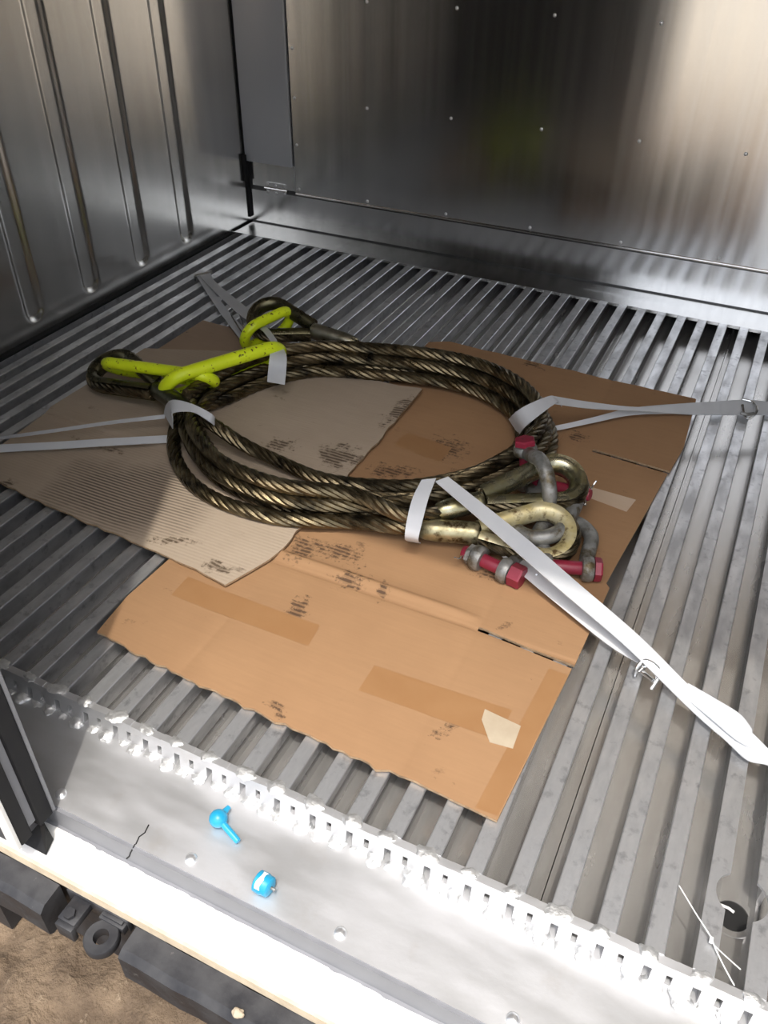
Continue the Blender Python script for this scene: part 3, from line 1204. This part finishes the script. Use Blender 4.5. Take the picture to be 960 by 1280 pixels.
# --- leg A: eye at the back, runs clockwise twice and is tucked in under the left strap
A_f0, A_tip, A_far = P(446, 431, .062), P(390, 413, .078), P(318, 393, .105)
seqA = J([(2, .028, Z2), (3, .022, Z2), (4, .020, Z2), (5, .018, Z2), (6, .016, Z2), (7, .012, Z2), (8, .012, Z2), (9, .012, Z2), (10, .012, Z2), (11, .012, Z2),
          (12, .010, Z2), (13, .012, Z2), (14, .014, Z2), (15, .015, Z2), (0, .022, Z1 + .006), (1, .030, Z1), (2, .031, Z1), (3, .031, Z1), (4, .031, Z1), (5, .031, Z1),
          (6, .028, Z1), (7, .008, Z1), (8, .0, Z1), (9, .0, Z1), (10, .0, Z1), (11, .0, Z1), (12, -.001, Z1), (13, -.002, Z1), (14, -.002, Z1), (15, -.002, Z1), (0, -.002, Z1), (1, .0, Z1), (2, .0, Z1), (3, .0, Z1), (4, .0, Z1), (5, .0, Z1), (6, -.003, Z1)])
pa = [A_f0 + (A_f0 - A_tip).normalized() * -.02, A_f0 + (A_f0 - A_tip).normalized() * .05 + Vector((0, 0, -.004))] + lane(seqA)
mb = MB()
rope_mesh(mb, spline(pa, .007))
mb.build('rope', 'rope', legA)
eye(legA, A_tip, A_far, (-.10, -.55, .83), 'thimble_dark', 'ferrule', A_f0, trad=.0175)
# second end of leg A: emerges from the left strap, along the front, to the upper right eye
A2_f0, A2_tip, A2_far = P(546, 640, .062), P(604, 626, .072), P(722, 597, .088)
dA2 = (A2_tip - A2_f0).normalized()
pa2 = lane([(13, .0, Z3 - .004), (12, .0, Z3 + .001), (11, .0, Z3), (10, .0, Z3), (9, .006, Z3 - .002)]) + [A2_f0 - dA2 * .055 + Vector((0, 0, .006)), A2_f0 + dA2 * .02]
mb = MB()
rope_mesh(mb, spline(pa2, .007), phase=.8)
mb.build('rope', 'rope', legA)
eye(legA, A2_tip, A2_far, (-.15, -.52, .84), 'thimble', 'thimble', A2_f0, w=.046, trad=.0205, frad=.020)
# --- leg B: leftmost eye, inner single rope along the front, twice round, ends in the lower right eye
B_f0, B_tip, B_far = P(238, 514, .075), P(196, 486, .068), P(126, 457, .060)
seqB = J([(7, -.022, Z2), (6, -.014, Z2), (5, -.012, Z2), (4, -.012, Z2), (3, -.010, Z2), (2, -.008, Z2), (1, -.010, Z2), (0, -.012, Z2), (15, -.016, Z2),
          (14, -.016, Z2), (13, -.018, Z2), (12, -.016, Z2), (11, -.014, Z2), (10, -.014, Z2), (9, -.014, Z2), (8, -.018, Z1 + .004), (7, -.026, Z1), (6, -.031, Z1), (5, -.030, Z1), (4, -.030, Z1), (3, -.030, Z1), (2, -.030, Z1), (1, -.031, Z1), (0, -.031, Z1),
          (15, -.031, Z1), (14, -.031, Z1), (13, .020, Z1 + .012), (12, .046, Z1), (11, .048, Z1), (10, .036, Z1), (9, .031, Z1)])
pb = [B_f0 + (B_f0 - B_tip).normalized() * -.02, P(262, 528, .082), P(300, 553, .060), P(340, 573, .040), P(400, 598, .034), P(465, 607, .040), P(530, 606, .050)] + lane(seqB)
B2_f0, B2_tip, B2_far = P(524, 661, .040), P(599, 667, .042), P(714, 668, .052)
dB2 = (B2_tip - B2_f0).normalized()
pb += [B2_f0 - dB2 * .04, B2_f0 + dB2 * .02]
mb = MB()
rope_mesh(mb, spline(pb, .007), phase=.4)
mb.build('rope', 'rope', legB)
pb3 = lane(J([(8, -.006, Z2 - .004), (7, -.004, Z3 - .006), (6, .002, Z3), (5, .003, Z3), (4, .004, Z3), (3, .005, Z3), (2, .006, Z3 - .001), (1, .002, Z3), (0, .0, Z3), (15, -.001, Z3), (14, -.001, Z3), (13, .004, Z3 + .014)]))
mb = MB()
rope_mesh(mb, spline(pb3, .007), phase=1.1)
mb.build('rope', 'rope', legB)
eye(legB, B_tip, B_far, (.05, -.30, .95), 'thimble_dark', 'ferrule_dark', B_f0, w=.05, frad=.021, trad=.0185)
eye(legB, B2_tip, B2_far, (.10, -.35, .93), 'thimble_cream', 'ferrule_yellow', B2_f0, w=.050, frad=.0215, trad=.0185)

# ------------------------------------------------------------------ yellow links
def oblong(name, label, p1, p2, tilt, b, r, group='yellow lifting links'):
    p1, p2 = Vector(p1), Vector(p2)
    u = (p2 - p1).normalized()
    hv = Vector((-.53, .70, -.47))
    n = -u.cross(hv).normalized() * math.cos(tilt) - hv * math.sin(tilt)
    n = (n - u * n.dot(u)).normalized()
    v = n.cross(u)
    L = (p2 - p1).length
    path = []
    for i in range(13):
        a = math.pi / 2 + math.pi * i / 12
        path.append(p1 + u * (b + b * math.cos(a)) + v * (b * math.sin(a)))
    for i in range(1, 8):
        path.append(p1 + u * (b + (L - 2 * b) * i / 8) - v * b)
    for i in range(13):
        a = -math.pi / 2 + math.pi * i / 12
        path.append(p1 + u * (L - b + b * math.cos(a)) + v * (b * math.sin(a)))
    for i in range(1, 8):
        path.append(p1 + u * (L - b - (L - 2 * b) * i / 8) + v * b)
    mb = MB()
    mb.tube(path, r, 16, closed=True)
    base = (p1 + p2) / 2
    o = mb.build(name, 'yellow')
    tag(o, label, 'link', group)
    return o


oblong('master_link', 'large fluorescent yellow oblong master link lying across the coil', P(206, 487, .080), P(350, 443, .090), math.radians(27), .046, .0155)
oblong('coupling_link', 'scratched yellow coupling link through the dark leftmost rope eye', P(136, 457, .080), P(266, 475, .088), math.radians(14), .030, .0135)
oblong('coupling_link', 'small yellow coupling link through the rope eye at the back', P(306, 424, .080), P(362, 398, .088), math.radians(38), .036, .0130)

# ------------------------------------------------------------------ shackles
def shackle(label, head, nut, bowdir, wi=.034, rb=.0135, depth=.105, bulge=.012, pin_r=.0125):
    head, nut = Vector(head), Vector(nut)
    x = (nut - head).normalized()
    y = Vector(bowdir)
    y = (y - x * y.dot(x)).normalized()
    z = x.cross(y)
    c = (head + nut) / 2
    L = (nut - head).length / 2
    t = thing('shackle', label, 'shackle', (c.x, c.y, .006), 'bow shackles')

    def T(a, b_, c_=0):
        return c + x * a + y * b_ + z * c_
    pts = [T(-wi, -.004), T(-wi, .02), T(-wi - bulge * .4, .045)]
    cy = depth - wi - bulge
    for i in range(0, 9):
        a = math.pi - math.pi * i / 8
        pts.append(T((wi + bulge) * math.cos(a), cy + (wi + bulge) * math.sin(a)))
    pts += [T(wi + bulge * .4, .045), T(wi, .02), T(wi, -.004)]
    sp = spline(pts, .006)
    mb = MB()
    mb.tube(sp, rb, 14)
    bow = mb.build('bow', 'galv', t)
    for s_ in (-1, 1):
        mb = MB()
        rings = []
        for dx, rr in ((-.0105, .017), (-.0095, .021), (-.004, .0235), (.004, .0235), (.0095, .021), (.0105, .017)):
            rings.append([T(s_ * wi + dx, rr * math.cos(2 * math.pi * j / 22), rr * math.sin(2 * math.pi * j / 22)) for j in range(22)])
        mb.loft(rings)
        mb.build('ear', 'galv', t)
    mb = MB()
    mb.loft([[T(a, rr * math.cos(2 * math.pi * j / 18), rr * math.sin(2 * math.pi * j / 18)) for j in range(18)] for a, rr in ((-L + .004, pin_r * .9), (-L + .006, pin_r), (L - .004, pin_r), (L, pin_r * .85))])
    pin = mb.build('pin', 'red', t)
    mb = MB()
    hr = .0215
    mb.loft([[T(a, q * math.cos(math.pi * j / 3 + .3), q * math.sin(math.pi * j / 3 + .3)) for j in range(6)] for a, q in ((-L - .004, hr * .92), (-L - .001, hr), (-wi - .0115, hr))])
    mb.build('pin_head', 'red', pin, smooth=False)
    mb = MB()
    mb.loft([[T(a, q * math.cos(math.pi * j / 3), q * math.sin(math.pi * j / 3)) for j in range(6)] for a, q in ((wi + .0115, .0195), (L - .012, .0195), (L - .010, .018))])
    mb.build('nut', 'galv', pin, smooth=False)
    mb = MB()
    mb.tube(spline([T(L - .004, -.018, .002), T(L - .004, .018, .002), T(L + .002, .025, .006), T(L - .004, .028, .0), T(L - .006, .018, -.002), T(L - .006, -.022, -.002), T(L - .002, -.034, -.01)], .004), .0018, 6)
    mb.build('cotter_pin', 'wire', pin)
    return t


hA = P(656, 551, .128)
shackle('grey bow shackle with upright red pin head beside the right strap loop', hA, hA + Vector((.022, -.012, -.108)), Vector((.62, -.78, -.10)), wi=.036, depth=.125, rb=.0140)
shackle('grey bow shackle with cotter pin ringing the right ends of both eyes', P(672, 604, .050), P(738, 619, .066), (P(668, 692, .048) - P(706, 612, .060)), wi=.036, depth=.155, bulge=.012, rb=.0145)
shackle('grey bow shackle with red bolt head at the right end of the pile', P(749, 712, .030), P(668, 706, .028), (P(724, 640, .040) - P(712, 708, .030)), wi=.036, depth=.125)
shackle('small grey bow shackle with nut and cotter pin below the yellowed ferrule', P(651, 722, .026), P(579, 689, .028), (P(660, 655, .026) - P(618, 706, .026)), wi=.028, depth=.10, rb=.012)

# ------------------------------------------------------------------ straps
def ribbon(mb, left, right, ds=.012, th=.0016):
    """webbing between two edge polylines"""
    n = len(left)
    # sample both edges at equal parameters
    def smp(pts, m):
        pts = [Vector(p) for p in pts]
        out = []
        for i in range(m + 1):
            s = i / m * (n - 1)
            k = min(int(s), n - 2)
            t = s - k
            p0, p1, p2, p3 = pts[max(k - 1, 0)], pts[k], pts[k + 1], pts[min(k + 2, n - 1)]
            out.append(.5 * ((2 * p1) + (p2 - p0) * t + (2 * p0 - 5 * p1 + 4 * p2 - p3) * t * t + (3 * p1 - p0 - 3 * p2 + p3) * t ** 3))
        return out
    m = (n - 1) * 10
    a, b = smp(left, m), smp(right, m)
    rings = []
    for i in range(m + 1):
        t = (a[min(i + 1, m)] + b[min(i + 1, m)] - a[max(i - 1, 0)] - b[max(i - 1, 0)])
        nn = t.cross(b[i] - a[i])
        nn = nn.normalized() * th / 2 if nn.length > 1e-9 else Vector((0, 0, th / 2))
        row = [a[i].lerp(b[i], k / 4) for k in range(5)]
        rings.append([p + nn for p in row] + [p - nn for p in reversed(row)])
    mb.loft(rings)
    return mb


def PP(*q):
    return [P(*k) for k in q]


# strap D, from the front of the coil to the lower right
sD = thing('lashing_strap', 'bright white webbing strap running from the coil to the lower right', 'strap', (-.1, .95, .0), 'webbing lashing straps')
mb = MB()
ribbon(mb, PP((560, 596, .108), (610, 635, .096), (660, 675, .083), (720, 727, .066), (800, 796, .040), (872, 867, .022), (915, 894, .018), (942, 918, .016), (965, 940, .010), (1000, 962, .006), (1050, 996, .005)),
       PP((544, 602, .106), (598, 648, .094), (650, 694, .080), (705, 742, .062), (782, 808, .036), (864, 888, .016), (905, 924, .013), (934, 950, .010), (962, 958, .008), (985, 982, .005), (1030, 1018, .004)))
mb.build('webbing', 'strap', sD)
mb = MB()
ribbon(mb, PP((527, 600, .112), (516, 622, .106), (509, 648, .090), (506, 671, .060), (509, 676, .012)), PP((545, 598, .112), (536, 622, .106), (529, 648, .090), (523, 674, .060), (526, 679, .012)))
mb.build('webbing_loop', 'strap', sD)
mb = MB()
ribbon(mb, PP((645, 692, .030), (680, 716, .034), (720, 748, .030), (765, 784, .024), (800, 808, .018)), PP((626, 694, .026), (652, 718, .026), (700, 758, .022), (760, 806, .016), (800, 830, .012)))
mb.build('lower_webbing', 'strap_dirty', sD)
mb = MB()
ribbon(mb, PP((860, 854, .026), (895, 874, .026), (925, 893, .024), (940, 912, .018)), PP((856, 872, .020), (890, 900, .020), (920, 925, .018), (938, 935, .014)))
mb.build('folded_tail', 'strap', sD)


def wire_hook(pts, r, parent, name='wire_hook', mt='wire'):
    mb = MB()
    mb.tube(spline(pts, .003), r, 8)
    return mb.build(name, mt, parent)


wire_hook(PP((794, 845, .006), (797, 833, .022), (806, 826, .030), (818, 831, .030), (825, 843, .022), (814, 862, .006)), .0030, sD)
wire_hook(PP((799, 838, .014), (805, 833, .026), (814, 834, .026), (820, 846, .018), (818, 854, .010)), .0022, sD)
wire_hook(PP((803, 840, .014), (816, 851, .014)), .0034, sD, 'buckle_bar')
wire_hook(PP((1028, 1020, .004), (1052, 994, .005), (1062, 1004, .003), (1050, 1024, -.010), (1040, 1030, -.014)), .0030, sD, 'anchor_hook')
# strap C, right
sC = thing('lashing_strap', 'white webbing strap from the right of the coil with a buckle at the right edge', 'strap', (-.05, 1.8, .0), 'webbing lashing straps')
mb = MB()
ribbon(mb, PP((636, 524, .040), (645, 515, .086), (662, 505, .108), (688, 495, .106), (696, 499, .090)), PP((649, 544, .034), (657, 533, .082), (674, 519, .106), (697, 503, .102), (702, 508, .082)))
mb.build('webbing_loop', 'strap', sC)
mb = MB()
ribbon(mb, PP((690, 495, .104), (740, 503, .070), (800, 509, .040), (860, 505, .026), (928, 500, .022), (970, 503, .018), (1030, 505, .010), (1090, 508, .006)), PP((694, 505, .100), (740, 511, .064), (800, 514, .036), (860, 518, .016), (927, 519, .010), (970, 519, .008), (1030, 521, .006), (1090, 524, .005)))
mb.build('webbing', 'strap_shaded', sC)
mb = MB()
ribbon(mb, PP((672, 536, .018), (700, 531, .026), (740, 522, .028), (790, 510, .030), (860, 504, .026), (900, 502, .026)), PP((674, 543, .010), (702, 537, .016), (740, 529, .020), (790, 519, .022), (850, 517, .018), (900, 518, .014)))
mb.build('lower_webbing', 'strap_shaded', sC)
wire_hook(PP((928, 499, .028), (941, 503, .026), (946, 514, .022), (936, 523, .008), (930, 518, .012), (928, 506, .024)), .0030, sC, 'buckle')
wire_hook(PP((926, 516, .020), (934, 518, .018), (942, 517, .018)), .0042, sC, 'buckle_bar', 'galv')
wire_hook(PP((1090, 526, .005), (1090, 506, .006), (1100, 510, .003), (1102, 524, -.010)), .0030, sC, 'anchor_hook')
# strap B, left
sB = thing('lashing_strap', 'thin white webbing strap leaving the coil to the left edge', 'strap', (-1.3, 1.15, .006), 'webbing lashing straps')
mb = MB()
ribbon(mb, PP((205, 517, .055), (208, 506, .085), (217, 500, .108), (240, 505, .118), (262, 516, .112), (268, 521, .098)), PP((216, 536, .050), (216, 524, .085), (217, 516, .104), (240, 515, .114), (260, 526, .106), (268, 532, .088)))
mb.build('webbing_loop', 'strap', sB)
mb = MB()
ribbon(mb, PP((214, 544, .030), (140, 548, .029), (60, 553, .026), (-30, 557, .024)), PP((214, 553, .026), (140, 557, .024), (60, 562, .020), (-30, 567, .016)))
mb.build('webbing', 'strap', sB)
mb = MB()
ribbon(mb, PP((206, 518, .060), (140, 526, .050), (70, 536, .038), (-30, 550, .024)), PP((206, 523, .050), (140, 530, .040), (70, 540, .029), (-30, 553, .016)))
mb.build('upper_webbing', 'strap_shaded', sB)
# strap A, back left
sA = thing('lashing_strap', 'white webbing strap with painted shade anchored to the floor at the back left', 'strap', (-1.2, 1.8, .0), 'webbing lashing straps')
mb = MB()
ribbon(mb, PP((247, 341, .010), (256, 352, .016), (275, 371, .036), (300, 394, .070), (327, 413, .100), (341, 431, .112)), PP((263, 339, .010), (268, 351, .020), (290, 370, .042), (316, 391, .076), (338, 414, .106), (352, 435, .114)))
mb.build('webbing', 'strap_shaded', sA)
mb = MB()
ribbon(mb, PP((245, 344, .006), (256, 362, .008), (278, 395, .012), (303, 428, .018)), PP((255, 343, .008), (265, 361, .012), (290, 394, .018), (318, 424, .026)))
mb.build('lower_webbing', 'strap_shaded', sA)
mb = MB()
ribbon(mb, PP((340, 429, .113), (338, 440, .120), (336, 456, .104), (334, 477, .064)), PP((353, 434, .115), (358, 444, .118), (358, 460, .102), (356, 481, .062)))
mb.build('webbing_loop', 'strap', sA)
wire_hook(PP((308, 424, .030), (295, 404, .046), (289, 393, .050), (293, 387, .052), (298, 390, .056), (303, 402, .056), (309, 422, .034)), .0022, sA)
wire_hook(PP((309, 424, .030), (303, 404, .056), (299, 390, .060)), .0022, sA)
mb = MB()
a_, b_ = P(244, 345, .012), P(265, 340, .014)
mb.tube([a_, b_], .0050, 10)
mb.tube([a_ + Vector((0, 0, -.014)), a_ + Vector((0, 0, .002))], .0042, 8)
mb.build('anchor_hook', 'wire', sA)

# ------------------------------------------------------------------ small things on the sill
s1 = thing('bolt_seal_pin', 'blue plastic bolt seal pin with round head lying on the sill', 'bolt seal', P(283, 1035, ZS))
h_ = P(273, 1023, ZS + .013)
e_ = P(298, 1052, ZS + .006)
d_ = (e_ - h_).normalized()
mb = MB()
mb.tube([h_ + d_ * .006, h_ + d_ * .012, e_ - d_ * .002, e_], [.0056, .0048, .0045, .0036], 14)
mb.build('shank', 'blue', s1)
mb = MB()
rings = []
for i in range(11):
    a = -math.pi / 2 + math.pi * i / 10
    rings.append([h_ + Vector((.0128 * math.cos(a) * math.cos(2 * math.pi * j / 18), .0128 * math.cos(a) * math.sin(2 * math.pi * j / 18), .0118 * math.sin(a))) for j in range(18)])
mb.loft(rings)
mb.build('head', 'blue', s1)
mb = MB()
t_ = P(286, 1009, ZS + .010)
mb.tube([h_, t_], [.006, .0035], 10)
mb.build('nib', 'blue', s1)
c0, c1 = P(321, 1100, ZS + .0145), P(339, 1110, ZS + .0145)
s2 = thing('bolt_seal_barrel', 'short blue bolt seal barrel with white marking on the sill', 'bolt seal', P(330, 1105, ZS))
ax = (c1 - c0).normalized()
mb = MB()
mb.tube([c0, c0 + ax * .0015, c0 + ax * .012, c0 + ax * .0145, c1 - ax * .002, c1], [.0115, .0138, .0142, .0132, .0130, .0105], 20)
mb.build('barrel', 'blue', s2)
mb = MB()
mb.tube([c1 - ax * .001, c1 + ax * .006], .0022, 8)
mb.build('broken_wire', 'galv', s2)
mb = MB()
up = Vector((-.1, -.55, .83))
up = (up - ax * up.dot(ax)).normalized()
sd = ax.cross(up)
vs_, n_ = [], 6
for i in range(n_ + 1):
    a = math.radians(-75 + 105 * i / n_)
    for q in (.006 + .0015 * math.sin(i), .0125 + .001 * math.cos(i * 2)):
        vs_.append(c0 + ax * q + (up * math.cos(a) + sd * math.sin(a)) * .0146)
mb.add(vs_, [(2 * i, 2 * i + 1, 2 * i + 3, 2 * i + 2) for i in range(n_)])
mb.build('marking', 'label_white', s2)
# loose nylon tie by the drain
zt = thing('nylon_tie', 'thin clear nylon tie lying across the rails by the drain', 'tie', P(885, 1165, 0))
mb = MB()
mb.tube(spline(PP((849, 1107, .006), (870, 1142, .010), (888, 1170, .008), (893, 1183, .005), (905, 1208, .004), (918, 1232, .001)), .006), .0009, 6)
mb.build('tail', 'nylon', zt)
mb = MB()
mb.tube(spline(PP((892, 1181, .004), (908, 1196, .003), (926, 1212, .002)), .006), .0008, 6)
mb.build('loop', 'nylon', zt)
mb = MB()
p_ = P(889, 1175, .007)
mb.box(p_.x - .0022, p_.x + .0022, p_.y - .004, p_.y + .004, p_.z - .0015, p_.z + .0015, .0006)
mb.build('tie_head', 'nylon', zt)
gp = bead_mesh(51, .010, .005, .004)
p_ = P(540, 440, .012)
gp.v = [v + p_ for v in gp.v]
o = gp.build('plastic_scrap', 'green')
tag(o, 'small green plastic scrap behind the rope at the back', 'scrap')
